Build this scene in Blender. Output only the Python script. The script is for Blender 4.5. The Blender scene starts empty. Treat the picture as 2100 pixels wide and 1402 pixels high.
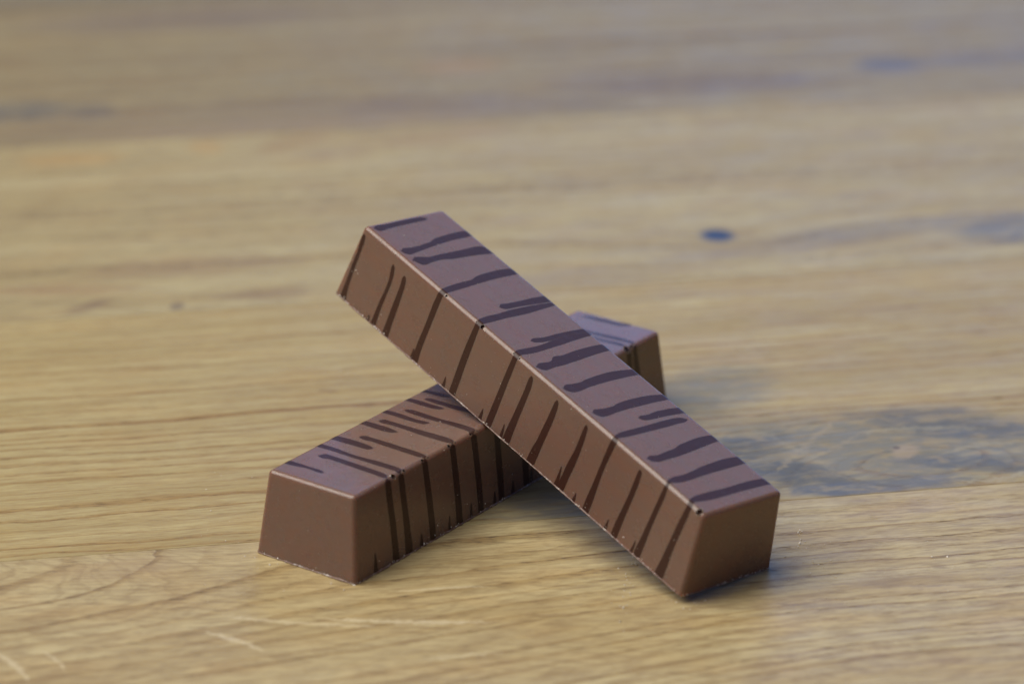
import bpy, bmesh, math, random
from mathutils import Vector, Matrix, noise as mn
R = math.radians
MM = 0.001
random.seed(7)
sc = bpy.context.scene

# ------------------------------------------------------------------ camera, light, exposure
CAM_H, CAM_T, CAM_R, CAM_F = 0.2554944, 0.385359538, 0.0134021256, 6896.2679
cam_data = bpy.data.cameras.new('camera')
cam = bpy.data.objects.new('camera', cam_data)
sc.collection.objects.link(cam)
fw = Vector((0, math.cos(CAM_T), -math.sin(CAM_T)))
up0 = Vector((0, math.sin(CAM_T), math.cos(CAM_T)))
rt0 = Vector((1, 0, 0))
rt = math.cos(CAM_R) * rt0 + math.sin(CAM_R) * up0
up = -math.sin(CAM_R) * rt0 + math.cos(CAM_R) * up0
m = Matrix((rt, up, -fw)).transposed().to_4x4()
m.translation = Vector((0, 0, CAM_H))
cam.matrix_world = m
cam_data.sensor_fit = 'HORIZONTAL'
cam_data.sensor_width = 36.0
cam_data.lens = CAM_F / 2100.0 * 36.0
cam_data.clip_start = 0.01
cam_data.clip_end = 50
cam_data.dof.use_dof = True
cam_data.dof.focus_distance = 0.598
cam_data.dof.aperture_fstop = 11.5
cam_data.dof.aperture_blades = 9
sc.camera = cam

world = bpy.data.worlds.new('World'); sc.world = world
world.use_nodes = True
bg = world.node_tree.nodes['Background']
bg.inputs['Color'].default_value = (0.68, 0.72, 1.0, 1)
bg.inputs['Strength'].default_value = 0.15

def area(name, loc, target, sx, sy, power, col):
    l = bpy.data.lights.new(name, 'AREA'); l.shape = 'RECTANGLE'; l.size = sx; l.size_y = sy
    l.energy = power; l.color = col
    o = bpy.data.objects.new(name, l); sc.collection.objects.link(o)
    o.location = loc
    o.rotation_euler = (Vector(target) - Vector(loc)).to_track_quat('-Z', 'Y').to_euler()
    return o
area('window_light', (-1.06, 0.44, 1.78), (0, 0.56, 0), 1.4, 2.2, 68.0, (1.0, 0.96, 0.88))
area('back_window_light', (1.15, 3.0, 1.05), (0, 0.56, 0.0), 3.0, 1.9, 24.0, (0.15, 0.40, 1.0))

sc.view_settings.view_transform = 'Standard'
sc.view_settings.look = 'None'
sc.view_settings.exposure = 0.0
sc.view_settings.gamma = 1.0

# ------------------------------------------------------------------ helpers
def tag(o, label=None, cat=None, group=None, kind=None):
    if label: o['label'] = label
    if cat: o['category'] = cat
    if group: o['group'] = group
    if kind: o['kind'] = kind
    return o

def empty(name, mat=None):
    o = bpy.data.objects.new(name, None); sc.collection.objects.link(o)
    o.empty_display_size = 0.02
    if mat is not None: o.matrix_world = mat
    return o

def mesh_obj(name, verts, faces, mat, parent=None, smooth=True):
    me = bpy.data.meshes.new(name); me.from_pydata(verts, [], faces); me.update()
    me.materials.append(mat)
    if smooth:
        for p in me.polygons: p.use_smooth = True
    o = bpy.data.objects.new(name, me); sc.collection.objects.link(o)
    if parent: o.parent = parent
    return o

class X:
    """tiny expression layer over Math nodes"""
    nt = None
    def __init__(s, k): s.k = k
    @staticmethod
    def op(kind, *a):
        n = X.nt.nodes.new('ShaderNodeMath'); n.operation = kind
        for i, v in enumerate(a):
            if isinstance(v, X): X.nt.links.new(v.k, n.inputs[i])
            else: n.inputs[i].default_value = v
        return X(n.outputs[0])
    def __add__(s, o): return X.op('ADD', s, o)
    __radd__ = __add__
    def __sub__(s, o): return X.op('SUBTRACT', s, o)
    def __rsub__(s, o): return X.op('SUBTRACT', o, s)
    def __mul__(s, o): return X.op('MULTIPLY', s, o)
    __rmul__ = __mul__
    def __truediv__(s, o): return X.op('DIVIDE', s, o)
def xmin(a, b): return X.op('MINIMUM', a, b)
def xmax(a, b): return X.op('MAXIMUM', a, b)
def xsqrt(a): return X.op('SQRT', a)
def xpow(a, b): return X.op('POWER', a, b)
def xfract(a): return X.op('FRACT', a)
def xabs(a): return X.op('ABSOLUTE', a)
def xgauss(q): return X.op('EXPONENT', q * -1.0)           # exp(-q)
def sstep(a, lo, hi, t0=0.0, t1=1.0):
    n = X.nt.nodes.new('ShaderNodeMapRange'); n.interpolation_type = 'SMOOTHSTEP'
    X.nt.links.new(a.k, n.inputs[0])
    for i, v in zip((1, 2, 3, 4), (lo, hi, t0, t1)): n.inputs[i].default_value = v
    return X(n.outputs[0])
def vec(a, b, c=0.0):
    n = X.nt.nodes.new('ShaderNodeCombineXYZ')
    for i, v in enumerate((a, b, c)):
        if isinstance(v, X): X.nt.links.new(v.k, n.inputs[i])
        else: n.inputs[i].default_value = v
    return n.outputs[0]
def noise(v, scale=1.0, detail=2.0, rough=0.5, dist=0.0):
    n = X.nt.nodes.new('ShaderNodeTexNoise'); n.noise_dimensions = '3D'
    X.nt.links.new(v, n.inputs['Vector'])
    n.inputs['Scale'].default_value = scale; n.inputs['Detail'].default_value = detail
    n.inputs['Roughness'].default_value = rough; n.inputs['Distortion'].default_value = dist
    return X(n.outputs[0])
def mixc(f, a, b, mode='MIX'):
    n = X.nt.nodes.new('ShaderNodeMix'); n.data_type = 'RGBA'; n.blend_type = mode
    if isinstance(f, X): X.nt.links.new(f.k, n.inputs[0])
    else: n.inputs[0].default_value = f
    for i, v in ((6, a), (7, b)):
        if isinstance(v, tuple): n.inputs[i].default_value = (*v, 1)
        else: X.nt.links.new(v, n.inputs[i])
    return n.outputs[2]
def newmat(name):
    mt = bpy.data.materials.new(name); mt.use_nodes = True
    X.nt = mt.node_tree
    return mt, mt.node_tree.nodes['Principled BSDF']
def objxyz():
    t = X.nt.nodes.new('ShaderNodeTexCoord'); s = X.nt.nodes.new('ShaderNodeSeparateXYZ')
    X.nt.links.new(t.outputs['Object'], s.inputs[0])
    return [X(s.outputs[i]) * 1000.0 for i in range(3)]
def bump(h, strength, dist):
    n = X.nt.nodes.new('ShaderNodeBump'); n.inputs['Strength'].default_value = strength
    n.inputs['Distance'].default_value = dist
    X.nt.links.new(h.k, n.inputs['Height']); return n.outputs[0]

# ------------------------------------------------------------------ wood
def wood(k, seed, light, mid, dark, period, feats=(), field=None, tone=1.0, wa=10.0, ls=0.55, fa=1.3):
    """k: plank name; u runs along the grain, v across it, in mm from the plank's near edge"""
    mt, b = newmat('oak_plank_%s' % k)
    u, v, w = objxyz()
    so = float(seed) * 37.1
    warp = noise(vec(u * 0.010 + so, v * 0.035, so), 1.0, 2.0, 0.45)
    warp2 = noise(vec(u * 0.045 + so, v * 0.14, so + 5.0), 1.0, 2.0, 0.5)
    fine = noise(vec(u * 0.16 + so, v * 0.9, so + 8.0), 1.0, 2.0, 0.6)
    if field: f = field(u, v)
    else: f = v
    f = f + (warp - 0.5) * wa + (warp2 - 0.5) * 3.0 + (fine - 0.5) * fa
    for (fu, fv, ru, rv, amp) in [q[1:] for q in feats if q[0] == 'swirl']:
        du = (u - fu) / ru; dv = (v - fv) / rv
        f = f + xgauss(du * du + dv * dv) * amp
    # uneven ring spacing
    f = f + noise(vec(f * 0.16, so, 0.0), 1.0, 1.0) * (period * 1.6)
    ring = xfract(f / period)
    # dark porous earlywood then fading latewood
    late = sstep(ring, 0.05, 0.46, 1.0, 0.0) * sstep(ring, 0.0, 0.07)
    vary = noise(vec(f * 0.21, u * 0.004, so + 20.0), 1.0, 1.0)
    late = late * sstep(vary, 0.38, 0.62, 0.25, 1.0)
    # long soft tone, broken fibre, pores
    tonen = noise(vec(u * 0.012 + so, v * 0.10, so + 1.0), 1.0, 3.0, 0.55)
    blot = noise(vec(u * 0.05, v * 0.13, so + 33.0), 1.0, 2.0, 0.5)
    fibre = noise(vec(u * 0.05 + so, f * 0.9 + v * 0.5, so + 2.0), 1.0, 3.0, 0.65)
    fib2 = noise(vec(u * 0.13 + so, v * 1.7 + f * 0.7, so + 3.0), 1.0, 5.0, 0.78)
    pore = noise(vec(u * 0.24 + so, v * 2.3 + f * 0.6, so + 4.0), 1.0, 4.0, 0.72)
    pore = sstep(pore, 0.52, 0.66)
    porem = pore * (late * 0.80 + 0.14)
    base = mixc(sstep(tonen, 0.30, 0.70), light, mid)
    base = mixc(sstep(blot, 0.42, 0.75) * 0.30, base, tuple(c * q for c, q in zip(mid, (1.12, 0.93, 0.72))))
    gold = sstep(noise(vec(u * 0.02 + so, f * 0.5, so + 60.0), 1.0, 2.0), 0.40, 0.62)
    col = mixc(late * ls * 0.55, base, tuple(c * q for c, q in zip(light, (0.92, 0.74, 0.42))))
    brk = noise(vec(u * 0.10 + so, f * 2.0, so + 61.0), 1.0, 4.0, 0.7)
    col = mixc(late * ls * (1.0 - gold * 0.40) * sstep(brk, 0.34, 0.58, 0.50, 1.0), col, dark)
    col = mixc(sstep(fibre, 0.44, 0.74) * 0.42, col, dark)
    col = mixc(sstep(fib2, 0.41, 0.63) * 0.50, col, dark)
    col = mixc(porem * 0.90, col, tuple(c * 0.5 for c in dark))
    for q in feats:
        if q[0] == 'blob':        # soft patch: u v ru rv slope colour strength ragged
            _, fu, fv, ru, rv, sl, cc, st, rag = q
            du = (u - fu); dv = (v - fv) - du * sl
            d = xsqrt((du / ru) * (du / ru) + (dv / rv) * (dv / rv))
            if rag:
                rn = noise(vec(u * 0.12 + v * 0.09 + so, v * 0.19 - u * 0.05, so + 9.0), 1.0, 4.0, 0.62, 0.9)
                d = d + (rn - 0.5) * rag
            mk = sstep(d, 0.45, 1.1, 1.0, 0.0)
            if rag:
                rn2 = noise(vec(u * 0.15 + v * 0.12, v * 0.38 - u * 0.05, so + 19.0), 1.0, 4.0, 0.6, 0.7)
                mk = mk * sstep(rn2, 0.28, 0.60, 0.35, 1.0)
            col = mixc(mk * st, col, cc)
        if q[0] == 'stroke':      # thin curved fleck: u0 v0 u1 v1 sag width colour strength
            _, u0, v0, u1, v1, sag, wd, cc, st = q
            L = math.hypot(u1 - u0, v1 - v0); cx, cy = (u1 - u0) / L, (v1 - v0) / L
            a = ((u - u0) * cx + (v - v0) * cy) / L
            n_ = (v - v0) * cx - (u - u0) * cy
            jit = (noise(vec(u * 0.6, v * 0.6, so + 11.0), 1.0, 3.0, 0.6) - 0.5) * (wd * 4.5)
            n_ = n_ + jit - a * (1.0 - a) * (4.0 * sag)
            wv = xmax(a * (1.0 - a) * (4.0 * wd), wd * 0.05)
            inside = sstep(a, 0.0, 0.12) * sstep(a, 0.85, 1.0, 1.0, 0.0)
            mk = xgauss((n_ / wv) * (n_ / wv)) * inside
            col = mixc(mk * st, col, cc)
    # tiny pale scuffs
    scf = noise(vec(u * 2.1, v * 2.4, so + 41.0), 1.0, 3.0, 0.7)
    col = mixc(sstep(scf, 0.70, 0.80) * 0.28, col, (0.62, 0.58, 0.50))
    if tone != 1.0: col = mixc(1.0, col, (tone,) * 3, 'MULTIPLY')
    X.nt.links.new(col, b.inputs['Base Color'])
    rg = sstep(noise(vec(u * 0.06, v * 0.2, so + 50.0), 1.0, 3.0), 0.3, 0.7, 0.40, 0.54) + porem * 0.2
    X.nt.links.new(rg.k, b.inputs['Roughness'])
    b.inputs['Specular IOR Level'].default_value = 0.5
    hgt = fib2 * -0.25 + porem * -1.0 + late * -0.35
    X.nt.links.new(bump(hgt, 0.8, 0.00013), b.inputs['Normal'])
    return mt

LT, MD, DK = (0.46, 0.36, 0.19), (0.37, 0.275, 0.135), (0.26, 0.155, 0.065)
GREY, BLUE = (0.075, 0.075, 0.075), (0.045, 0.055, 0.085)
FLK = (0.66, 0.56, 0.36)
def cathedral(u, v):
    vp = 111.5 - v
    z = X.op('SMOOTH_MIN', (u - 10.0) * 0.477, 26.0, 14.0)
    return xsqrt(vp * vp + z * z) + vp * 0.30 * sstep(u, 60.0, 170.0)
def knotfield(u, v):
    du = (u - 196.0) / 20.0; dv = (v - 16.0) / 10.0
    return v - xgauss(du * du * 0.5 + dv * dv * 0.7) * 24.0
U0 = 0.0
wood_feats = {
 -1: dict(light=(0.496, 0.402, 0.212), mid=(0.416, 0.316, 0.152), dark=(0.190, 0.114, 0.047), period=3.7, field=cathedral, wa=2.6, ls=0.75, fa=0.7, feats=[
   ('blob', 44.0, 105.0, 14.0, 5.0, 0.10, (0.36, 0.25, 0.14), 0.35, 0.3),
   ('stroke', 54.7, 78.9, 64.5, 69.2, 0.8, 0.6, FLK, 0.58),
   ('stroke', 58.0, 84.2, 86.5, 74.8, -0.8, 0.6, FLK, 0.45),
   ('stroke', 73.0, 80.8, 106.0, 73.4, -1.2, 0.62, FLK, 0.58),
   ('stroke', 88.0, 87.5, 107.0, 86.4, 0.5, 0.35, FLK, 0.5),
   ('stroke', 88.0, 62.0, 104.0, 62.0, 0.4, 0.5, FLK, 0.4),
   ('stroke', 18.0, 79.4, 25.5, 65.0, 1.8, 0.6, FLK, 0.5),
   ('stroke', 27.5, 77.0, 31.5, 68.0, 1.0, 0.30, FLK, 0.5),
   ('stroke', 150.0, 72.0, 178.0, 66.0, -1.0, 0.6, (0.2, 0.14, 0.09), 0.4),
   ('stroke', 158.0, 79.0, 190.0, 72.0, -1.0, 0.5, (0.2, 0.14, 0.09), 0.35)]),
 0: dict(light=(0.460, 0.374, 0.176), mid=(0.372, 0.292, 0.125), dark=(0.235, 0.128, 0.036), period=3.7, field=knotfield, wa=6.0, ls=0.95, fa=0.9, feats=[
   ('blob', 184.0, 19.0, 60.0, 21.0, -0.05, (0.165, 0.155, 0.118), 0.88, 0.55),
   ('blob', 165.0, 52.0, 17.0, 14.0, 0.3, (0.17, 0.165, 0.13), 0.70, 0.6),  # grey stain, its colour also carrying the lower bar's cast shadow
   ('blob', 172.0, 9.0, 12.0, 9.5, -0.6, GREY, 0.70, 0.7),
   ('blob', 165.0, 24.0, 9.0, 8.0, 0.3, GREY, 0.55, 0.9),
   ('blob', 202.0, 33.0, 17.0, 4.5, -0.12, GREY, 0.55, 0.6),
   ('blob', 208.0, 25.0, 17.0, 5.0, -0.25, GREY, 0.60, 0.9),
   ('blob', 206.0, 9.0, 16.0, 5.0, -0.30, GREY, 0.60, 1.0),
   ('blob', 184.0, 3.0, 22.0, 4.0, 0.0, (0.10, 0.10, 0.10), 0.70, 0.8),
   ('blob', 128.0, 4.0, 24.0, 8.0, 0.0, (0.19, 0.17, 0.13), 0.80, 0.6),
   ('blob', 193.5, 17.0, 3.6, 3.4, 0.4, (0.36, 0.27, 0.17), 0.70, 1.2),
   ('blob', 192.5, 19.0, 0.9, 0.8, 0.0, (0.10, 0.07, 0.05), 0.8, 0.0),
   ('stroke', 166.0, 10.8, 186.5, 35.0, 0.5, 0.8, (0.36, 0.28, 0.16), 0.45),
   ('stroke', 173.0, 15.5, 189.0, 28.0, -0.5, 0.6, (0.36, 0.28, 0.16), 0.35),
   ('stroke', 163.0, 41.0, 180.0, 4.5, 1.5, 1.0, (0.30, 0.26, 0.17), 0.35),
   ('stroke', 186.0, 27.0, 214.0, 24.0, 1.5, 0.9, (0.34, 0.30, 0.20), 0.45),
   ('stroke', 198.0, 3.0, 216.0, 7.0, -3.0, 0.8, (0.38, 0.33, 0.22), 0.55),
   ('stroke', 199.0, 14.0, 218.0, 17.0, 2.0, 0.8, (0.36, 0.31, 0.20), 0.45),
   ('blob', 91.6, 65.0, 2.4, 1.2, -0.3, (0.20, 0.12, 0.055), 0.55, 0.3)]),
 1: dict(light=(0.460, 0.385, 0.200), mid=(0.377, 0.300, 0.141), dark=(0.201, 0.125, 0.057), period=8.5, ls=0.30, feats=[
   ('swirl', 67.0, 3.0, 16.0, 9.0, 8.0),
   ('swirl', 189.0, 24.0, 26.0, 14.0, 12.0),
   ('blob', 189.2, 25.0, 4.7, 4.8, 0.0, (0.028, 0.045, 0.10), 1.0, 0.0),
   ('blob', 204.0, 15.5, 40.0, 5.0, 0.10, (0.20, 0.145, 0.095), 0.55, 0.5),
   ('blob', 256.0, 18.0, 18.0, 11.0, 0.0, (0.12, 0.115, 0.12), 0.80, 0.8),
   ('blob', 226.0, 23.0, 34.0, 5.0, 0.12, (0.19, 0.16, 0.125), 0.60, 0.5),
   ('blob', 150.0, 5.0, 30.0, 7.0, 0.0, (0.26, 0.19, 0.11), 0.50, 0.3),
   ('blob', 67.8, 3.2, 2.0, 2.4, 0.3, (0.12, 0.085, 0.065), 0.60, 0.0),
   ('blob', 50.0, 6.5, 6.5, 3.0, 0.55, (0.18, 0.115, 0.07), 0.60, 0.4),
   ('blob', 86.0, 7.0, 13.0, 3.4, 0.0, (0.20, 0.13, 0.075), 0.60, 0.4),
   ('blob', 44.0, 17.0, 22.0, 4.0, -0.1, (0.27, 0.165, 0.08), 0.50, 0.4),
   ('blob', 73.0, 26.0, 28.0, 7.0, 0.0, (0.26, 0.175, 0.095), 0.55, 0.4),
   ('blob', 55.0, 100.0, 14.0, 6.0, 0.0, (0.42, 0.255, 0.085), 0.55, 0.3),
   ('blob', 86.0, 103.0, 5.0, 6.0, 0.0, (0.42, 0.26, 0.09), 0.60, 0.3),
   ('blob', 107.0, 103.0, 12.0, 7.0, 0.5, (0.30, 0.195, 0.085), 0.65, 0.3),
   ('blob', 121.0, 96.0, 22.0, 5.0, 0.35, (0.28, 0.185, 0.09), 0.55, 0.3),
   ('blob', 145.0, 101.0, 18.0, 6.0, 0.3, (0.30, 0.195, 0.10), 0.50, 0.3)]),
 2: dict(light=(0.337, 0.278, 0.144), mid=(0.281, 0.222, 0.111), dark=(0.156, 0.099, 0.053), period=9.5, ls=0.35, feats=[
   ('blob', 90.0, 10.0, 75.0, 19.0, 0.0, (0.21, 0.15, 0.09), 0.55, 0.6),
   ('blob', 45.0, 26.0, 16.0, 9.0, 0.0, (0.09, 0.09, 0.095), 0.60, 0.5),
   ('blob', 62.0, 23.0, 8.0, 7.0, 0.0, (0.09, 0.08, 0.085), 0.50, 0.3),
   ('blob', 152.0, 13.0, 36.0, 8.0, -0.05, (0.16, 0.11, 0.08), 0.60, 0.3),
   ('blob', 181.0, 9.0, 16.0, 5.0, 0.0, (0.13, 0.095, 0.08), 0.50, 0.3),
   ('blob', 214.0, 20.0, 44.0, 12.0, -0.08, (0.165, 0.115, 0.075), 0.70, 0.4),
   ('blob', 265.0, 27.5, 11.0, 7.0, 0.0, (0.07, 0.085, 0.15), 0.60, 0.0),
   ('blob', 292.0, 27.0, 36.0, 7.0, 0.0, (0.15, 0.125, 0.115), 0.60, 0.3),
   ('blob', 157.0, 44.0, 14.0, 8.0, 0.0, (0.33, 0.20, 0.085), 0.50, 0.2),
   ('blob', 110.0, 4.0, 60.0, 5.0, 0.0, (0.30, 0.22, 0.13), 0.6, 0.8),
   ('blob', 90.0, 97.0, 50.0, 12.0, 0.0, (0.17, 0.13, 0.11), 0.5, 0.3)]),
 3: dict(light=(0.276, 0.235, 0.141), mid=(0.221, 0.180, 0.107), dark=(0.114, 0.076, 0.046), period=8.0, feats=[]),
}
def build_table():
    th = R(12.1)
    root = empty('wooden_table', Matrix.Rotation(th, 4, 'Z'))
    tag(root, 'oak tabletop of wide oiled planks with knots and a grey stain under the bars', 'table')
    PW, G = 111.5, 0.05
    for k in range(-6, 8):
        cfg = wood_feats.get(k)
        if cfg is None:
            cfg = dict(light=LT, mid=MD, dark=DK, period=6.0 + (k % 3), feats=[])
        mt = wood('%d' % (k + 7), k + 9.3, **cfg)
        bm = bmesh.new()
        x0, x1, y0, y1, z0 = -0.75, 0.85, G * MM, (PW - G) * MM, -0.032
        vs = [bm.verts.new(p) for p in ((x0, y0, z0), (x1, y0, z0), (x1, y1, z0), (x0, y1, z0),
                                        (x0, y0, 0), (x1, y0, 0), (x1, y1, 0), (x0, y1, 0))]
        for f in ((3, 2, 1, 0), (4, 5, 6, 7), (0, 1, 5, 4), (1, 2, 6, 5), (2, 3, 7, 6), (3, 0, 4, 7)):
            bm.faces.new([vs[i] for i in f])
        es = [e for e in bm.edges if all(v.co.z > -0.001 for v in e.verts)]
        bmesh.ops.bevel(bm, geom=es, offset=0.12 * MM, segments=2, profile=0.5, affect='EDGES')
        me = bpy.data.meshes.new('plank'); bm.to_mesh(me); bm.free(); me.materials.append(mt)
        o = bpy.data.objects.new('plank', me); sc.collection.objects.link(o)
        o.parent = root
        o.location = (0, (532.4 + PW * k) * MM, 0)
    return root
build_table()

# ------------------------------------------------------------------ chocolate
def chocolate(name, base, rough, sss, dark=False):
    mt, b = newmat(name)
    x, y, z = objxyz()
    n1 = noise(vec(x * 0.05, y * 0.30, z * 0.30), 1.0, 3.0, 0.5)
    n2 = noise(vec(x * 0.35, y * 0.5, z * 0.5), 1.0, 3.0, 0.55)
    smear = noise(vec(x * 0.22, y * 1.3, z * 1.3), 1.0, 3.0, 0.6)
    a = mixc(sstep(n1, 0.35, 0.7), base, tuple(c * q for c, q in zip(base, (1.07, 0.97, 0.93))))
    a = mixc(sstep(n2, 0.45, 0.75) * 0.4, a, tuple(c * q for c, q in zip(base, (0.90, 0.93, 0.97))))
    if not dark:
        a = mixc(sstep(smear, 0.58, 0.75) * 0.25, a, tuple(c * q for c, q in zip(base, (0.95, 0.75, 0.68))))
    X.nt.links.new(a, b.inputs['Base Color'])
    rr = sstep(n2, 0.3, 0.7, rough - 0.03, rough + 0.05)
    X.nt.links.new(rr.k, b.inputs['Roughness'])
    b.inputs['Specular IOR Level'].default_value = 0.26 if dark else 0.50
    b.inputs['IOR'].default_value = 1.47
    b.inputs['Subsurface Weight'].default_value = sss
    b.inputs['Subsurface Radius'].default_value = (1.2, 0.40, 0.16)
    b.inputs['Subsurface Scale'].default_value = 0.0030
    h = n2 * 0.6 + noise(vec(x * 0.9, y * 0.9, z * 0.9), 1.0, 1.0) * 0.2
    X.nt.links.new(bump(h, 0.10, 0.0004), b.inputs['Normal'])
    return mt
MILK = chocolate('milk_chocolate', (0.170, 0.101, 0.074), 0.235, 0.55)
DARK = chocolate('dark_chocolate', (0.044, 0.0185, 0.013), 0.30, 0.10, True)
PIT_SHADE = chocolate('pit_shade_chocolate', (0.05, 0.022, 0.015), 0.6, 0.0, True)  # darkened chocolate: shade inside the open bubbles put into the colour
mt, b = newmat('bloomed_rim')
x, y, z = objxyz()
nn = noise(vec(x * 1.4, y * 1.4, z * 2.0), 1.0, 3.0, 0.7)
X.nt.links.new(mixc(sstep(nn, 0.52, 0.66), (0.16, 0.085, 0.06), (0.42, 0.36, 0.33)), b.inputs['Base Color'])
b.inputs['Roughness'].default_value = 0.42
RIM = mt
mt, b = newmat('pale_crumb')
b.inputs['Base Color'].default_value = (0.66, 0.60, 0.52, 1); b.inputs['Roughness'].default_value = 0.5
b.inputs['Specular IOR Level'].default_value = 0.3
CRUMB = mt

BL, WB, WT, BH, DL = 98.69, 22.0, 19.0393, 15.54, 1.8017
SL = math.hypot((WB - WT) / 2, BH)                # slant height
NY, NZ = BH / SL, (WB - WT) / 2 / SL              # side normal (y, z)
TB = 0.85                                         # bevel tangent length
TH = math.acos(NZ)                                # turn between top and side normals
RB = TB / math.tan(TH / 2)

def surf(x, s, sg, off):
    """s: distance across the unrolled bar from the top's middle, towards the sg side"""
    side = 1 if s >= 0 else -1
    a = abs(s); e = WT / 2
    if a <= e - TB: y, z, ny, nz = a, BH, 0.0, 1.0
    elif a >= e + TB:
        d = a - e; y = e + d / SL * (WB - WT) / 2; z = BH - d / SL * BH; ny, nz = NY, NZ
    else:
        ang = (a - (e - TB)) / (2 * TB) * TH
        cy, cz = e - TB, BH - RB
        ny, nz = math.sin(ang), math.cos(ang); y, z = cy + RB * ny, cz + RB * nz
    y += ny * off; z += nz * off
    return (x * MM, y * side * sg * MM, z * MM), (0, ny * side * sg, nz)

def body(parent, pits, sg):
    bm = bmesh.new()
    hl = BL / 2
    P = [(-hl, -WB/2, 0), (hl, -WB/2, 0), (hl, WB/2, 0), (-hl, WB/2, 0),
         (-hl+DL, -WT/2, BH), (hl-DL, -WT/2, BH), (hl-DL, WT/2, BH), (-hl+DL, WT/2, BH)]
    vs = [bm.verts.new([c * MM for c in p]) for p in P]
    for f in ((3, 2, 1, 0), (4, 5, 6, 7), (0, 1, 5, 4), (1, 2, 6, 5), (2, 3, 7, 6), (3, 0, 4, 7)):
        bm.faces.new([vs[i] for i in f])
    es = [e for e in bm.edges if any(v.co.z > 1e-4 for v in e.verts)]
    bmesh.ops.bevel(bm, geom=es, offset=TB * MM, segments=8, profile=0.5, affect='EDGES', clamp_overlap=True)
    me = bpy.data.meshes.new('chocolate_body'); bm.to_mesh(me); bm.free()
    me.materials.append(MILK); me.materials.append(PIT_SHADE)
    o = bpy.data.objects.new('chocolate_body', me); sc.collection.objects.link(o)
    # air bubbles broken open along the moulded edge
    cb = bmesh.new()
    for (px, ps, pr) in pits:
        q, n = surf(px, WT / 2, sg, 0.0)
        c = Vector(q) - Vector(n) * MM * 0.06
        bmesh.ops.create_icosphere(cb, subdivisions=3, radius=pr * MM, matrix=Matrix.Translation(c))
    cm = bpy.data.meshes.new('pit_cutter'); cb.to_mesh(cm); cb.free(); cm.materials.append(PIT_SHADE)
    co = bpy.data.objects.new('pit_cutter', cm); sc.collection.objects.link(co)
    md = o.modifiers.new('pits', 'BOOLEAN'); md.operation = 'DIFFERENCE'; md.solver = 'EXACT'; md.object = co
    try: md.material_mode = 'TRANSFER'
    except Exception: pass
    dg = bpy.context.evaluated_depsgraph_get(); dg.update()
    nm = bpy.data.meshes.new_from_object(o.evaluated_get(dg), depsgraph=dg)
    o.modifiers.clear(); o.data = nm; nm.name = 'chocolate_body'
    bpy.data.objects.remove(co, do_unlink=True)
    for (px, ps, pr) in pits:                      # pale raised lip round the larger bubbles
        if pr < 0.28: continue
        q, n = surf(px, WT / 2, sg, 0.0); n = Vector(n).normalized()
        t1 = Vector((1, 0, 0)); t2 = n.cross(t1); vs, fs = [], []
        for i in range(20):
            a = i / 20 * 2 * math.pi; d = t1 * math.cos(a) + t2 * math.sin(a)
            for k in range(6):
                b_ = k / 6 * 2 * math.pi
                vs.append(Vector(q) + (d * (pr * 1.13 + pr * 0.15 * math.cos(b_)) + n * (pr * 0.12 * math.sin(b_) - 0.03 - pr * pr * 0.16)) * MM)
                fs.append((i * 6 + k, (i + 1) % 20 * 6 + k, (i + 1) % 20 * 6 + (k + 1) % 6, i * 6 + (k + 1) % 6))
        mesh_obj('bubble_lip', [tuple(v) for v in vs], fs, MILK, parent)
    for p in nm.polygons: p.use_smooth = True
    nm.set_sharp_from_angle(angle=R(33))
    wn = o.modifiers.new('weighted_normal', 'WEIGHTED_NORMAL'); wn.keep_sharp = True; wn.weight = 100; wn.mode = 'FACE_AREA'
    o.parent = parent
    return o

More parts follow.
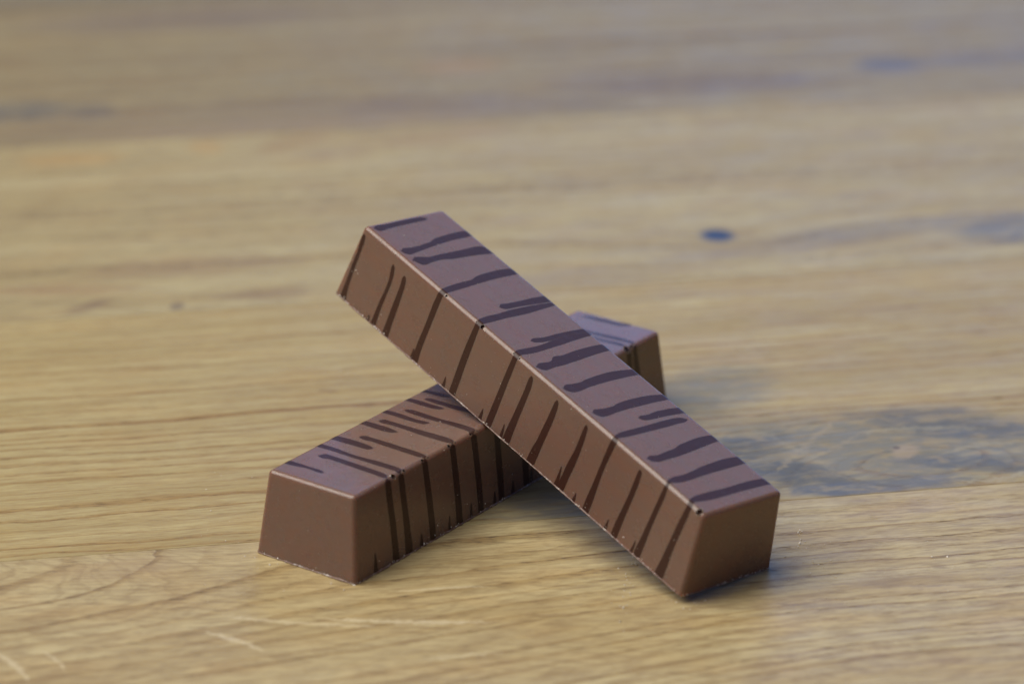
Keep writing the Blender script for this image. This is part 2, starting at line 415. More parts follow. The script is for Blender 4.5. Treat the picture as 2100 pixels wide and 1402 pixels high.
def interp(pts, s):
    if s <= pts[0][1]: return pts[0][0]
    for (x0, s0), (x1, s1) in zip(pts, pts[1:]):
        if s <= s1: return x0 + (x1 - x0) * (s - s0) / max(1e-6, s1 - s0)
    return pts[-1][0]
SMAX = WT / 2 + SL
def stripe(parent, sg, fl, A, B, off, rnd):
    A = [list(p) for p in A]; B = [list(p) for p in B]
    s0 = min(A[0][1], B[0][1]); s1 = max(A[-1][1], B[-1][1])
    if 'e' in fl:
        xa, xb = A[0][0], B[0][0]
        dep = rnd.choice((0.45, 0.8, 1.0, 1.0)); se = -(WT / 2) - SL * dep
        dr = rnd.uniform(-0.4, 1.2); md = (xa + xb) / 2 + dr; wd = abs(xb - xa) * 0.5 * (1.0 if dep == 1.0 else 0.1)
        sa = 1 if xa > xb else -1
        A[0:0] = [[md + sa * wd, se], [xa + dr * .7 , se * 0.9 - 0.7]]; B[0:0] = [[md - sa * wd, se], [xb + dr * .7, se * 0.9 - 0.7]]
        s0 = se
    if 'b' in fl: s1 = SMAX - 0.05
    N = max(10, int((s1 - s0) / 0.42))
    cap0 = 'e' not in fl; cap1 = 'b' not in fl
    rows = []; ss = []
    for i in range(N + 1):
        t = i / N
        # more rows near rounded ends
        if cap0 and cap1: t = 0.5 - 0.5 * math.cos(math.pi * t)
        elif cap0: t = 1 - math.cos(math.pi * t / 2)
        elif cap1: t = math.sin(math.pi * t / 2)
        ss.append(s0 + (s1 - s0) * t)
    for c in (-WT / 2, WT / 2):
        ss += [c + TB * q / 8.0 for q in range(-9, 10) if s0 < c + TB * q / 8.0 < s1]
    ss.sort(); ss = [q for i, q in enumerate(ss) if i == 0 or q - ss[i - 1] > 1e-4]
    N = len(ss) - 1
    rows = [[s, interp(A, s), interp(B, s)] for s in ss]
    for _ in range(2):                       # smooth the traced outline a little
        for j in (1, 2):
            cp = [r[j] for r in rows]
            for i in range(1, N): rows[i][j] = cp[i] * 0.5 + (cp[i-1] + cp[i+1]) * 0.25
    wmax = max(abs(r[1] - r[2]) for r in rows)
    hw = wmax * 0.42
    for r in rows:                           # rounded ends
        k = 1.0
        d0 = r[0] - s0; d1 = s1 - r[0]
        if cap0 and d0 < hw: k = min(k, math.sqrt(max(0.0, 1 - (1 - d0 / hw) ** 2)))
        if cap1 and d1 < hw: k = min(k, math.sqrt(max(0.0, 1 - (1 - d1 / hw) ** 2)))
        k = max(k, 0.04); c = (r[1] + r[2]) / 2
        r[1] = c + (r[1] - c) * k; r[2] = c + (r[2] - c) * k
    lim = BL / 2 - 0.9
    vs, fs = [], []
    for s, xa, xb in rows:
        if xa < xb: xa, xb = xb, xa
        for fx, fo in ((0.0, -0.05), (0.0, off), (0.33, off), (0.67, off), (1.0, off), (1.0, -0.05)):
            xx = xa + (xb - xa) * fx
            zz = surf(0, s, 1, 0)[0][2] / MM
            hx = BL / 2 - DL * zz / BH - TB * 0.4
            xx = max(-hx, min(hx, xx))
            vs.append(surf(xx, s, sg, fo)[0])
    C = 6
    for i in range(N):
        for j in range(C - 1):
            a = i * C + j
            q = (a, a + 1, a + C + 1, a + C)
            fs.append(q if sg > 0 else q[::-1])
    o = mesh_obj('dark_chocolate_stripe', vs, fs, DARK, parent)
    o.data.set_sharp_from_angle(angle=R(40))
    return o

def rim(parent, seed, amt):
    """ragged lip where the filled mould was scraped off"""
    rr = random.Random(seed)
    pts = []
    hx, hy, cr = BL / 2, WB / 2, 0.95
    def run(p, q):
        n = int(math.dist(p, q) / 0.45)
        for i in range(n): pts.append((p[0] + (q[0] - p[0]) * i / n, p[1] + (q[1] - p[1]) * i / n, *nrm))
    for k, (sx, sy, p, q) in enumerate(((1, -1, (-hx + cr, -hy), (hx - cr, -hy)), (1, 1, (hx, -hy + cr), (hx, hy - cr)),
                                        (-1, 1, (hx - cr, hy), (-hx + cr, hy)), (-1, -1, (-hx, hy - cr), (-hx, -hy + cr)))):
        nrm = ((0, -1), (1, 0), (0, 1), (-1, 0))[k]
        run(p, q)
        a0 = math.atan2(nrm[1], nrm[0])
        for i in range(5):
            a = a0 + math.pi / 2 * i / 5
            pts.append((sx * (hx - cr) + cr * math.cos(a), sy * (hy - cr) + cr * math.sin(a), math.cos(a), math.sin(a)))
    n = len(pts); vs = []; fs = []
    prof = ((-0.15, 0.0), (0.5, 0.0), (1.0, 0.25), (0.75, 0.75), (0.1, 1.0), (-0.5, 1.0))
    for i, (px, py, nx, ny) in enumerate(pts):
        g = mn.noise(Vector((px * 0.25 + seed * 9, py * 0.25, 0))) * 0.5 + mn.noise(Vector((px * 1.3, py * 1.3, seed))) * 0.7
        cn = min(1.0, max(hx - abs(px), hy - abs(py)) / 2.5) * 0.6 + 0.4; w = max(0.04, 0.15 + 0.26 * g) * amt * cn; h = max(0.08, 0.24 + 0.22 * g + rr.uniform(-.05, .05)) * amt
        for a, c in prof:
            vs.append(((px + nx * w * a) * MM, (py + ny * w * a) * MM, c * h * MM - (0.00001)))
    C = len(prof)
    for i in range(n):
        j = (i + 1) % n
        for c in range(C - 1):
            fs.append((i * C + c, j * C + c, j * C + c + 1, i * C + c + 1))
    return mesh_obj('ragged_bottom_rim', vs, fs, RIM, parent)

def bits(name, pts, mat, parent=None):
    """irregular crumbs: list of (position, size)"""
    bm = bmesh.new()
    for p, r in pts:
        mm = Matrix.Translation(p) @ Matrix.Rotation(random.uniform(0, 6.28), 4, Vector((random.uniform(-1, 1), random.uniform(-1, 1), 1)).normalized()) @ Matrix.Diagonal((r * random.uniform(.7, 1.5), r * random.uniform(.6, 1.1), r * random.uniform(.5, .9), 1))
        g = bmesh.ops.create_icosphere(bm, subdivisions=1, radius=1.0, matrix=mm)
        for v in g['verts']: v.co += Vector([random.uniform(-.22, .22) * r for _ in range(3)])
    me = bpy.data.meshes.new(name); bm.to_mesh(me); bm.free(); me.materials.append(mat)
    o = bpy.data.objects.new(name, me); sc.collection.objects.link(o)
    if parent: o.parent = parent
    return o

# stripe outlines in mm on the unrolled bar: (flags, one edge [(x, s)...], other edge)
UPPER_STRIPES=[('',[(46.78,-4.14),(47.28,-3.38),(47.45,-0.63),(47.42,2.27),(47.29,5.23),(47.62,6.95),(47.28,8.29)],[(46.35,-3.85),(46.38,-2.66),(46.35,0.24),(46.33,3.13),(46.19,5.8),(45.87,7.47),(46.26,8.3),(47.12,8.33)]),('e',[(39.64,-9.42),(39.92,-7.6),(39.9,-5.54),(39.67,-3.04),(39.45,-0.69),(38.79,0.28),(38.35,3.77),(38.36,5.76),(38.73,7.16),(38.3,8.14)],[(38.09,-9.19),(37.86,-7.37),(37.93,-4.51),(37.66,-1.4),(37.29,1.77),(36.67,5.69),(36.44,7.3),(36.93,8.04),(37.93,8.31)]),('e',[(32.71,-9.39),(33.25,-8.75),(34.13,-8.66),(34.72,-7.11),(34.59,-5.26),(34.58,-1.78),(34.7,1.57),(34.57,4.39),(35.22,5.72),(35.52,7.04),(35.07,7.82)],[(31.48,-9.24),(32.11,-6.41),(32.41,-2.89),(32.62,0.69),(33.09,1.74),(33.06,4.61),(32.67,6.21),(32.84,7.35),(34.74,8.09),(33.53,8.2)]),('eb',[(25.96,-9.44),(26.43,-8.38),(26.69,-5.68),(26.55,-2.09),(26.21,0.15),(25.63,0.91),(25.6,4.14),(25.37,7.16),(24.98,9.04),(24.99,10.06),(25.34,12.92),(25.38,15.74),(25.52,18.36),(25.75,20.81),(25.79,23.65)],[(24.41,-9.45),(24.33,-7.78),(24.44,-4.96),(24.38,-2.01),(24.16,1.04),(23.94,4.08),(23.72,7.1),(23.6,9.17),(23.65,9.6),(23.87,12.01),(23.96,14.34),(24.17,17.52),(24.3,20.15),(24.34,22.99),(24.19,24.04)]),('e',[(16.52,-9.53),(16.65,-8.77),(16.87,-6.04),(16.84,-3.11),(16.97,-0.06),(17.29,1.25),(16.76,2.07)],[(14.55,-9.54),(14.84,-7.22),(15.13,-4.56),(15.41,-1.91),(15.52,1.16),(15.91,1.97),(16.49,2.12)]),('b',[(14.01,-9.43),(14.46,-8.35),(14.75,-5.68),(14.94,-2.95),(15.07,0.68),(14.8,4.04),(14.93,6.77),(14.56,8.63),(14.27,10.02),(14.51,12.68),(14.71,15.08),(14.8,18.42),(14.82,21.23),(14.78,24.52),(14.86,25.09)],[(13.52,-9.3),(13.35,-7.4),(13.17,-4.33),(12.99,-1.29),(13.2,3.11),(13.08,6.62),(13.12,8.27),(13.04,9.75),(13.11,12.05),(13.12,14.82),(13.21,18.17),(13.13,21.16),(13.18,24.25),(13.12,25.11)]),('e',[(4.98,-9.63),(5.42,-8.69),(5.71,-5.16),(5.8,-2.35),(5.71,0.6),(6.22,2.88),(5.86,3.56)],[(4.07,-9.7),(4.68,-5.72),(4.68,-2.83),(4.45,-0.04),(4.56,1.87),(5.0,3.35),(5.53,3.75)]),('eb',[(3.99,-9.69),(4.62,-5.67),(4.62,-2.77),(4.39,0.01),(4.13,1.09),(3.89,3.58),(4.05,6.29),(4.17,8.31),(3.52,9.96),(3.73,12.59),(3.89,15.7),(4.04,18.82),(4.2,21.96),(4.33,24.84)],[(3.23,-9.56),(3.11,-7.26),(2.96,-4.23),(2.66,-1.08),(2.52,1.91),(2.32,4.93),(2.45,7.08),(2.69,8.57),(2.36,9.59),(2.4,12.24),(2.52,15.07),(2.58,18.38),(2.64,21.7),(2.79,24.85)]),('e',[(-0.13,-9.81),(0.29,-7.69),(0.36,-4.85),(0.23,-1.85),(-0.15,1.35),(0.21,2.61),(0.17,3.27),(-0.83,4.1),(-0.88,5.4),(-0.55,7.1),(-0.96,8.15)],[(-1.93,-9.48),(-1.93,-6.32),(-2.14,-3.53),(-2.42,-0.41),(-2.63,2.64),(-2.59,5.17),(-2.88,7.11),(-2.34,8.06),(-1.44,8.42)]),('e',[(-8.59,-9.58),(-8.26,-8.86),(-7.68,-6.46),(-7.35,-3.86),(-7.45,-0.88),(-7.71,2.21),(-8.07,3.38),(-7.96,5.28),(-7.65,6.7),(-8.02,7.81)],[(-10.0,-9.34),(-9.78,-6.33),(-9.66,-3.25),(-9.68,-0.06),(-9.78,2.89),(-10.18,5.51),(-10.14,6.89),(-9.48,8.01),(-8.42,8.08)]),('e',[(-16.91,-9.72),(-16.58,-9.14),(-15.88,-6.56),(-15.59,-3.93),(-15.52,-1.1),(-15.68,1.62),(-16.1,2.56),(-16.03,5.06),(-15.58,6.92),(-15.91,7.78)],[(-18.18,-9.73),(-18.05,-8.09),(-17.84,-5.38),(-17.77,-2.55),(-17.7,0.27),(-17.77,3.19),(-18.06,5.72),(-17.95,7.04),(-17.22,7.8),(-16.23,7.92)]),('e',[(-20.99,-9.64),(-20.79,-9.09),(-20.37,-6.56),(-20.15,-3.86),(-20.44,-1.86),(-20.18,-0.09),(-20.39,0.68)],[(-22.57,-9.79),(-22.11,-6.12),(-21.89,-3.43),(-21.75,-0.67),(-21.36,0.4),(-20.63,0.75)]),('b',[(-23.92,-7.95),(-23.24,-6.83),(-22.97,-5.34),(-22.88,-2.52),(-22.92,0.96),(-22.83,4.58),(-22.8,7.39),(-23.26,8.65),(-23.48,9.8),(-23.33,11.75),(-23.25,14.42),(-23.17,17.1),(-23.1,19.79),(-22.94,22.33),(-22.88,24.8)],[(-24.55,-7.6),(-24.7,-6.65),(-24.56,-5.04),(-24.63,-2.66),(-24.52,0.69),(-24.41,4.02),(-24.33,6.77),(-23.98,8.72),(-24.77,9.71),(-24.57,12.01),(-24.34,14.34),(-24.26,17.02),(-24.4,19.57),(-24.53,22.12),(-24.5,24.8)]),('e',[(-29.87,-9.73),(-29.63,-9.08),(-29.27,-7.08),(-29.27,-4.75),(-29.57,-2.16),(-29.67,-0.63),(-30.22,0.3),(-30.34,2.56),(-30.67,5.13),(-30.25,6.74),(-30.42,7.74)],[(-31.4,-9.7),(-31.5,-7.33),(-31.77,-4.75),(-32.07,-1.58),(-32.29,1.49),(-32.26,4.32),(-32.3,6.34),(-31.78,7.56),(-30.74,7.88)]),('eb',[(-36.55,-9.88),(-36.17,-7.59),(-35.94,-5.49),(-36.09,-2.45),(-36.26,0.3),(-36.59,1.75),(-36.9,4.6),(-36.64,7.2),(-36.93,8.16),(-37.59,9.79),(-37.43,11.8),(-37.3,14.27),(-37.18,16.75),(-37.05,19.24),(-36.92,21.74),(-36.67,23.45),(-36.67,25.11)],[(-38.44,-9.68),(-38.43,-6.04),(-38.39,-3.19),(-38.34,-0.35),(-38.4,2.57),(-38.56,5.0),(-38.41,7.12),(-37.77,8.51),(-38.28,9.71),(-38.48,11.73),(-38.36,14.19),(-38.23,16.67),(-38.19,19.32),(-38.23,22.14),(-38.2,24.58)]),('eb',[(-43.41,-9.47),(-43.0,-8.1),(-42.72,-5.45),(-42.71,-2.56),(-42.71,0.31),(-42.46,3.5),(-42.4,6.29),(-42.53,7.82),(-43.41,10.13),(-43.16,12.42),(-42.96,14.71),(-42.81,17.64),(-42.65,20.59),(-42.53,22.25),(-42.1,26.03)],[(-45.12,-10.02),(-44.79,-7.55),(-44.65,-4.78),(-44.5,-2.02),(-44.49,0.84),(-44.44,4.22),(-44.2,6.26),(-43.74,8.38),(-44.45,9.76),(-44.43,11.75),(-44.32,14.2),(-44.17,17.13),(-44.14,19.76),(-44.24,21.05),(-44.36,25.09)]),('b',[(47.13,11.24),(47.21,11.46),(47.25,12.89),(47.06,14.82),(47.29,16.63),(47.38,20.67),(47.61,23.67),(47.65,25.12)],[(46.63,10.93),(46.32,11.05),(46.17,12.49),(46.26,15.36),(46.44,18.04),(46.43,21.13),(46.28,23.36),(45.99,25.13)]),('b',[(37.77,12.02),(37.84,12.77),(37.39,15.05),(37.46,17.14),(37.9,19.97),(38.06,22.65),(38.28,24.85)],[(37.49,11.85),(37.05,12.04),(36.57,13.78),(36.55,16.06),(36.8,18.52),(36.96,21.19),(36.99,23.53),(36.78,24.95)]),('b',[(34.32,12.32),(34.45,12.86),(34.3,14.42),(34.42,16.78),(34.57,19.44),(34.63,22.3),(34.79,24.98)],[(34.02,12.14),(33.54,12.17),(33.17,13.46),(33.1,15.46),(33.07,17.73),(33.08,20.3),(33.15,22.4),(32.98,25.0)]),('b',[(-1.74,10.87),(-1.58,11.54),(-1.55,14.19),(-1.35,16.82),(-1.11,19.75),(-0.78,22.49),(-0.71,24.06)],[(-2.0,10.71),(-2.54,10.8),(-2.87,12.83),(-2.77,15.65),(-2.63,18.75),(-2.55,21.32),(-2.54,23.35)]),('b',[(-9.06,11.18),(-8.92,11.67),(-8.77,13.41),(-8.58,15.96),(-8.3,18.35),(-8.14,20.67),(-7.7,21.86),(-7.61,23.47),(-7.4,24.96)],[(-9.32,11.01),(-9.79,11.21),(-10.05,12.79),(-10.08,15.19),(-9.89,17.74),(-9.67,20.54),(-9.62,22.8),(-9.42,24.77)]),('b',[(-17.05,11.19),(-16.92,11.67),(-16.89,14.2),(-16.8,16.89),(-16.33,19.41),(-16.16,21.97),(-15.95,23.88)],[(-17.31,11.02),(-17.81,11.3),(-18.04,13.65),(-18.12,16.67),(-18.03,19.38),(-17.78,21.76),(-17.66,24.72)]),('b',[(-31.39,10.95),(-31.23,11.34),(-31.21,13.63),(-31.16,16.29),(-31.02,18.79),(-30.79,21.14),(-30.61,23.02),(-30.68,24.97)],[(-31.64,10.78),(-32.13,11.06),(-32.33,13.09),(-32.35,15.91),(-32.21,18.41),(-32.16,21.08),(-32.14,23.29),(-32.16,24.72)]),('b',[(39.34,23.84),(39.43,24.35),(39.71,25.28)],[(39.15,23.71),(38.9,24.21),(38.77,25.11)]),('b',[(26.25,22.92),(26.25,23.68),(26.38,25.01)],[(26.06,22.8),(25.67,23.52),(25.32,24.77)]),('b',[(16.77,23.0),(16.8,23.81),(16.98,25.23)],[(16.59,22.88),(16.27,23.68),(16.03,25.03)]),('b',[(5.99,22.88),(6.06,23.58),(6.29,24.81)],[(5.81,22.77),(5.55,23.51),(5.38,24.77)]),('b',[(0.14,22.34),(0.12,23.11),(0.21,24.47)],[(-0.04,22.22),(-0.33,23.02),(-0.53,24.38)]),('b',[(-15.28,21.07),(-15.26,22.44),(-15.11,24.74)],[(-15.44,20.97),(-15.77,22.27),(-16.07,24.36)]),('b',[(-20.37,23.35),(-20.26,23.99),(-19.98,25.12)],[(-20.52,23.24),(-20.73,23.91),(-20.86,25.03)]),('b',[(-29.02,22.91),(-28.93,23.7),(-28.68,25.07)],[(-29.16,22.81),(-29.35,23.59),(-29.44,24.9)]),('b',[(-36.02,22.58),(-35.94,23.39),(-35.72,24.77)],[(-36.16,22.48),(-36.34,23.33),(-36.42,24.73)])]
UPPER_PITS=[(24.85,9.64,0.19),(23.14,9.62,0.25),(14.31,9.42,0.23),(12.71,9.39,0.42),(3.79,9.48,0.16),(2.14,9.58,0.19),(-46.1,9.29,0.6)]
LOWER_STRIPES=[('e',[(-42.52,-9.93),(-42.28,-9.5),(-42.22,-7.99),(-42.18,-6.47),(-42.29,-5.14),(-42.26,-3.63),(-42.22,-2.11),(-42.51,-1.04)],[(-43.57,-9.78),(-43.72,-8.02),(-43.5,-6.5),(-43.12,-5.26),(-43.04,-3.93),(-43.23,-2.24),(-43.16,-1.07),(-42.63,-0.95)]),('b',[(-36.81,-6.41),(-37.57,-6.27),(-36.25,-5.77),(-36.22,-4.24),(-36.29,-1.86),(-36.37,0.51),(-36.45,2.87),(-36.52,5.21),(-36.61,6.8),(-36.89,8.38),(-39.06,9.83),(-39.06,12.07),(-38.85,14.96),(-38.65,17.86),(-38.58,20.71),(-38.49,23.02),(-38.68,24.94)],[(-37.83,-5.98),(-38.14,-5.05),(-37.64,-3.89),(-37.7,-1.99),(-37.81,0.56),(-38.0,3.0),(-38.03,5.16),(-38.16,6.93),(-38.39,8.32),(-37.5,9.92),(-37.42,12.67),(-37.2,15.56),(-36.99,18.47),(-36.92,21.33),(-36.79,23.28),(-36.88,24.95)]),('eb',[(-33.27,-9.84),(-33.33,-7.91),(-33.25,-5.79),(-33.57,-3.21),(-33.65,-0.83),(-33.5,1.36),(-33.23,3.45),(-33.2,5.71),(-33.22,7.4),(-33.5,8.98),(-35.3,10.05),(-35.23,12.51),(-35.02,15.41),(-34.94,18.28),(-34.86,21.15),(-34.96,23.58),(-35.04,24.89)],[(-34.58,-9.82),(-34.72,-7.75),(-34.57,-5.54),(-34.65,-3.15),(-34.73,-0.77),(-34.69,1.51),(-34.77,3.87),(-34.79,5.56),(-34.71,7.62),(-34.99,9.2),(-33.86,10.09),(-33.66,12.7),(-33.49,15.97),(-33.27,18.89),(-33.1,21.8),(-32.94,23.77),(-33.01,25.08)]),('e',[(-29.07,-9.87),(-28.85,-8.31),(-28.66,-6.27),(-28.62,-4.44),(-28.72,-2.8),(-28.85,-1.46),(-29.23,-0.55)],[(-30.51,-9.75),(-30.62,-7.86),(-30.58,-6.02),(-30.45,-4.1),(-30.48,-2.37),(-30.42,-1.03),(-29.97,-0.44),(-29.44,-0.39)]),('b',[(-26.95,-5.53),(-26.24,-5.5),(-25.79,-4.76),(-25.82,-3.02),(-25.8,-0.7),(-25.78,1.6),(-25.88,3.98),(-25.91,6.46),(-26.02,8.06),(-26.41,9.04),(-28.48,9.72),(-28.26,12.73),(-28.05,15.84),(-27.94,18.55),(-27.82,21.27),(-27.75,23.79),(-27.77,24.93)],[(-27.19,-5.23),(-27.42,-4.12),(-27.14,-2.47),(-27.31,-0.17),(-27.36,2.03),(-27.45,4.41),(-27.55,6.77),(-27.56,8.15),(-27.01,9.76),(-26.78,12.69),(-26.5,15.26),(-26.33,17.99),(-26.17,21.11),(-26.1,23.44),(-26.17,24.76)]),('e',[(-20.65,-9.75),(-20.55,-7.86),(-20.52,-6.0),(-20.49,-4.14),(-20.73,-2.4),(-20.85,-1.53)],[(-22.1,-9.81),(-22.14,-7.89),(-22.28,-5.74),(-22.32,-3.99),(-22.04,-2.34),(-21.64,-1.55),(-21.04,-1.38)]),('b',[(-19.08,-7.21),(-18.38,-7.17),(-17.95,-6.39),(-18.0,-4.47),(-17.97,-1.84),(-17.94,0.78),(-17.84,3.49),(-17.73,6.19),(-17.78,7.91),(-18.27,9.04),(-20.34,9.91),(-20.08,12.76),(-20.02,16.04),(-19.89,18.78),(-19.89,21.86),(-19.95,24.35)],[(-19.33,-6.91),(-19.6,-6.08),(-19.32,-4.41),(-19.39,-2.17),(-19.45,0.06),(-19.72,3.04),(-19.61,5.73),(-19.65,8.22),(-18.71,10.09),(-18.57,12.72),(-18.31,15.68),(-18.21,18.61),(-18.1,21.55),(-18.13,24.44)]),('e',[(-14.51,-9.82),(-14.36,-8.03),(-14.23,-5.76),(-14.46,-3.7),(-14.59,-2.04),(-14.34,-0.67),(-14.26,0.59)],[(-15.81,-9.85),(-15.74,-7.76),(-15.69,-5.6),(-15.85,-3.44),(-15.75,-1.49),(-15.6,0.27),(-14.51,0.78),(-15.1,0.83)]),('b',[(-12.52,-6.4),(-11.9,-6.26),(-11.5,-5.31),(-11.61,-3.34),(-11.69,-1.08),(-11.83,1.36),(-11.59,3.51),(-11.47,5.74),(-11.55,7.96),(-11.86,9.1),(-13.95,10.1),(-13.72,12.87),(-13.59,15.62),(-13.45,18.38),(-13.33,21.33),(-13.36,24.24),(-13.34,24.83)],[(-12.78,-6.11),(-12.97,-5.14),(-13.08,-3.18),(-13.21,-0.73),(-13.09,1.51),(-12.97,3.75),(-13.1,6.16),(-13.18,8.38),(-13.91,9.21),(-12.29,10.29),(-12.1,13.43),(-11.96,16.19),(-11.82,18.95),(-11.76,21.89),(-11.71,24.64)]),('e',[(-7.7,-9.67),(-7.45,-8.04),(-7.33,-5.91),(-7.48,-4.23),(-7.36,-2.74),(-7.45,-1.26)],[(-8.92,-9.78),(-8.84,-7.63),(-8.93,-5.35),(-8.89,-3.17),(-8.64,-1.79),(-8.11,-1.08),(-7.67,-1.02)]),('b',[(-6.21,-6.56),(-5.53,-6.47),(-5.23,-5.43),(-5.3,-3.48),(-5.32,-1.11),(-5.16,0.97),(-5.11,3.43),(-4.9,6.07),(-4.9,8.7),(-7.1,11.49),(-7.07,14.02),(-7.1,17.51),(-7.05,20.65),(-7.01,23.01),(-7.03,24.58)],[(-6.47,-6.27),(-6.59,-5.2),(-6.71,-3.22),(-6.73,-0.85),(-6.78,1.22),(-6.49,3.19),(-6.53,6.01),(-6.64,9.02),(-5.56,11.63),(-5.42,14.59),(-5.33,17.35),(-5.29,20.3),(-5.26,22.27),(-5.38,24.48)]),('e',[(-2.58,-9.71),(-2.55,-8.21),(-2.29,-6.5),(-2.18,-5.0),(-2.4,-3.41)],[(-3.88,-9.69),(-3.7,-7.83),(-3.64,-6.13),(-3.46,-4.37),(-2.67,-3.22)]),('b',[(0.86,16.76),(0.82,17.93),(0.74,20.06),(0.78,22.05),(0.74,24.41)],[(2.33,17.27),(2.53,18.32),(2.55,21.09),(2.52,23.65),(2.55,24.56)]),('',[(45.32,-6.59),(45.83,-4.88),(46.0,-3.12),(46.07,-1.31),(46.26,1.16),(47.12,3.18)],[(44.9,-6.3),(44.82,-4.19),(44.98,-1.5),(45.03,1.24),(45.51,2.77),(46.75,3.51)]),('b',[(39.34,-1.96),(39.35,-0.11),(39.7,2.04),(40.03,4.58),(39.95,6.83),(40.02,8.52),(38.25,10.13),(38.27,11.1),(38.32,13.38),(38.33,15.64),(38.43,18.91)],[(38.5,-1.02),(38.5,1.2),(38.7,3.63),(38.85,5.37),(39.03,7.08),(38.92,8.61),(39.6,10.4),(39.69,11.56),(40.01,13.92),(40.2,16.25),(40.44,19.58)]),('b',[(37.44,0.62),(37.34,2.71),(37.52,4.43),(37.79,6.44),(37.75,7.93),(36.05,10.23),(36.08,11.85),(36.26,14.32),(36.29,18.2)],[(36.63,1.36),(36.66,4.09),(36.76,6.76),(36.67,8.1),(37.58,10.56),(37.68,12.36),(37.72,14.79),(37.62,18.64)]),('b',[(-43.47,21.34),(-43.69,22.7),(-44.18,24.87)],[(-43.28,21.41),(-43.04,22.87),(-42.93,24.97)]),('b',[(-30.29,22.56),(-30.47,23.4),(-30.91,24.72)],[(-30.09,22.63),(-29.89,23.55),(-29.83,24.83)]),('b',[(-21.97,22.26),(-22.1,23.18),(-22.46,24.63)],[(-21.76,22.34),(-21.65,23.3),(-21.74,24.66)]),('b',[(-15.43,22.22),(-15.59,23.1),(-16.0,24.48)],[(-15.22,22.3),(-15.09,23.22),(-15.15,24.52)]),('b',[(-8.3,22.55),(-8.44,23.29),(-8.83,24.45)],[(-8.09,22.63),(-7.9,23.4),(-7.89,24.46)]),('b',[(-2.57,22.44),(-2.77,23.28),(-3.25,24.6)],[(-2.35,22.51),(-2.16,23.39),(-2.14,24.6)]),('b',[(3.23,22.12),(3.07,23.03),(2.66,24.46)],[(3.45,22.2),(3.63,23.16),(3.62,24.5)])]
LOWER_PITS=[(-36.42,9.0,0.5),(-33.37,9.16,0.29),(-47.9,9.18,0.17),(-20.2,9.01,0.29),(-18.28,8.92,0.15),(-28.0,8.91,0.3),(-26.34,9.03,0.16),(-13.75,8.91,0.22),(-11.73,9.01,0.13),(36.57,9.17,0.66),(38.1,9.33,0.42)]
TABLE_CRUMBS=[(0.0516, 0.5415, 0.00026, 0.0006, 9, 0.00018), (0.0513, 0.5379, 0.00017, 0.0004, 6, 0.0002), (0.0218, 0.5291, 0.00026, 0.0016, 14, 0.00016), (0.0207, 0.5194, 0.00068, 0.004, 22, 0.00013), (0.0187, 0.5101, 0.00102, 0.004, 16, 0.00013), (0.0524, 0.53, 0.0034, 0.005, 30, 0.00012), (0.0757, 0.5327, 0.00128, 0.002, 8, 0.00016), (0.0554, 0.5243, 0.0068, 0.008, 30, 0.0001), (-0.041, 0.5271, 0.00255, 0.0024, 14, 0.00014), (-0.0295, 0.5179, 0.00255, 0.0016, 14, 0.00014), (-0.0478, 0.5269, 0.0051, 0.012, 20, 0.0001), (-0.0485, 0.5575, 0.017, 0.016, 30, 0.0001), (0.0296, 0.5132, 0.00213, 0.0016, 14, 0.00014)]

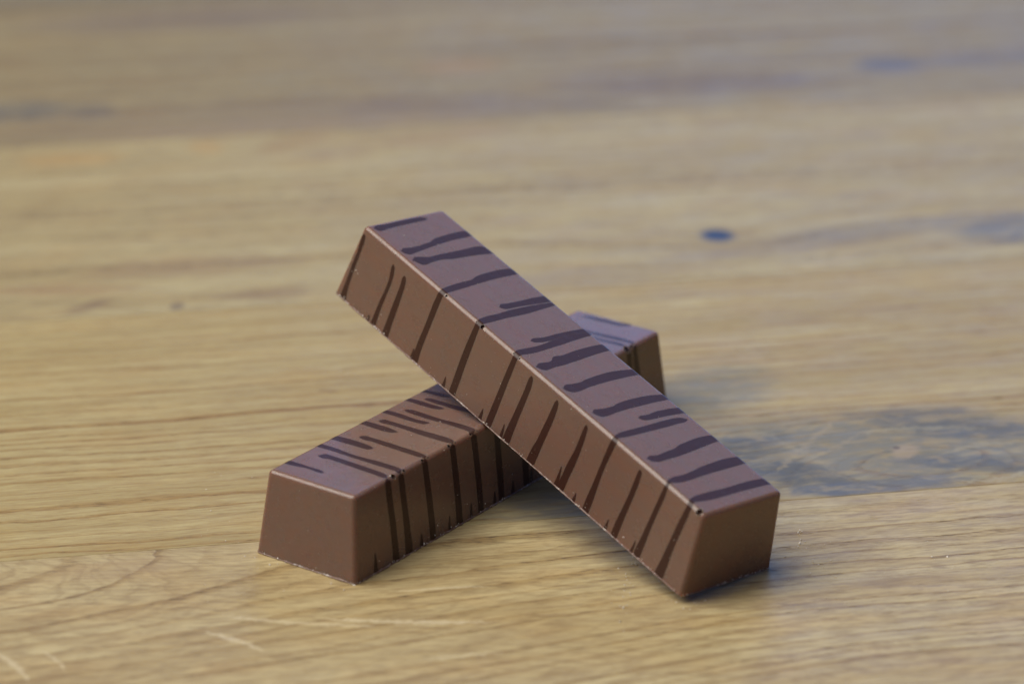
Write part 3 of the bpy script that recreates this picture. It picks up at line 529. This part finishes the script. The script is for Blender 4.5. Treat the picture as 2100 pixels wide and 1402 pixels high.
def build_bar(mat, stripes, pits, sg, label, seed, rimamt):
    root = empty('chocolate_bar', mat)
    tag(root, label, 'chocolate bar', 'milk chocolate bars with dark stripes')
    body(root, pits, sg)
    rnd = random.Random(seed)
    for i, (fl, A, B) in enumerate(stripes):
        if fl == '' and A[0][0] > 46 and sg > 0:
            A = [(x - 0.75, s) for x, s in A]; B = [(x - 1.05, s) for x, s in B]
        stripe(root, sg, fl, A, B, 0.012 + (i % 3) * 0.003, rnd)
    rim(root, seed, rimamt)
    pts = []
    for _ in range(150):                          # fine dust clinging to the faces
        x = rnd.uniform(-47, 47); s = rnd.uniform(-9, SMAX)
        r = abs(rnd.gauss(0, 0.028)) + 0.022
        if rnd.random() < 0.35: s = SMAX - abs(rnd.gauss(0, 1.3))
        elif rnd.random() < 0.2: s = WT / 2 + rnd.gauss(0, .5)
        q, n = surf(x, min(s, SMAX - .1), sg, r * 0.5); pts.append((Vector(q), r * MM))
    for _ in range(26):                           # and to the near end face
        z = BH * rnd.random() ** 2 * 0.95 + 0.1; y = rnd.uniform(-9.3, 9.3); r = rnd.uniform(.02, .06) * (2.0 if z < 1 else 1.0)
        pts.append((Vector((-(BL / 2 - DL * z / BH) - r * .3, y, z)) * MM, r * MM))
    for _ in range(46):                           # scraped crumbs along the foot
        e = rnd.random(); r = rnd.uniform(.04, .15) * (1 if rnd.random() < .8 else 1.5)
        if e < 0.65: p = (rnd.uniform(-49, 49), sg * (WB / 2 + rnd.uniform(0, .12)), rnd.uniform(.1, .5))
        else: p = (-BL / 2 - rnd.uniform(0, .12), rnd.uniform(-10.8, 10.8), rnd.uniform(.1, .5))
        pts.append((Vector(p) * MM, r * MM))
    for x, s, r in EXTRA[seed]:
        q, n = surf(x, s, sg, r * 0.4); pts.append((Vector(q), r * MM))
    o = bits('clinging_crumbs', pts, CRUMB, root); o['kind'] = 'stuff'
    return root
EXTRA = {3: [(-33.5, 23.6, .17), (-38.9, 24.6, .13), (-12.9, 10.6, .10), (11.6, 9.9, .16), (4.4, 9.9, .12), (45.5, 9.7, .13), (42.5, 9.6, .12), (38.0, 9.7, .14), (37.2, 9.5, .1), (46.5, 24.6, .2), (40.5, 24.8, .22), (36.9, 24.9, .25), (35.6, 24.9, .2), (46.8, 19.0, .1), (45.9, 18.2, .13), (45.2, 18.5, .1)],
         5: [(-25.5, 22.8, .13), (-25.1, 22.5, .1), (-26.5, 24.3, .12), (-21.7, 24.5, .14), (-6.0, 24.6, .12), (-2.6, 21.2, .1), (-36.9, 9.1, .14), (-16.5, 22.0, .08), (-12.9, 2.0, .12), (-20.9, 1.5, .1)]}
def pose(loc, yaw, pitch, roll):
    return Matrix.Translation(loc) @ Matrix.Rotation(yaw, 4, 'Z') @ Matrix.Rotation(pitch, 4, 'Y') @ Matrix.Rotation(roll, 4, 'X')
build_bar(pose((-0.00687708, 0.56468280, 0.00002), 0.95812742, 0, 0), LOWER_STRIPES, LOWER_PITS, -1,
          'milk chocolate bar with dark stripes lying flat on the table under the other bar', 5, 1.1)
build_bar(pose((0.00616494, 0.55558669, 0.01396301 + 0.0001), 2.28833499, -0.27453888, 0.06379704), UPPER_STRIPES, UPPER_PITS, 1,
          'milk chocolate bar leaning across the top of the other bar with its far end raised', 3, 0.9)

# ------------------------------------------------------------------ crumbs on the table
rnd = random.Random(21)
pts = []
def sprinkle(x, y, sx, sy, n, r):
    for _ in range(n):
        q = r * rnd.uniform(.5, 1.4)
        pts.append((Vector((x + rnd.gauss(0, sx), y + rnd.gauss(0, sy), q * 0.4)), q))
for (x, y, sx, sy, n, r) in TABLE_CRUMBS: sprinkle(x, y, sx, sy, max(4, int(n * 0.65)), r)
tag(bits('table_crumbs', pts, CRUMB), 'tiny pale crumbs scattered on the wooden table around the chocolate bars', 'crumbs', kind='stuff')
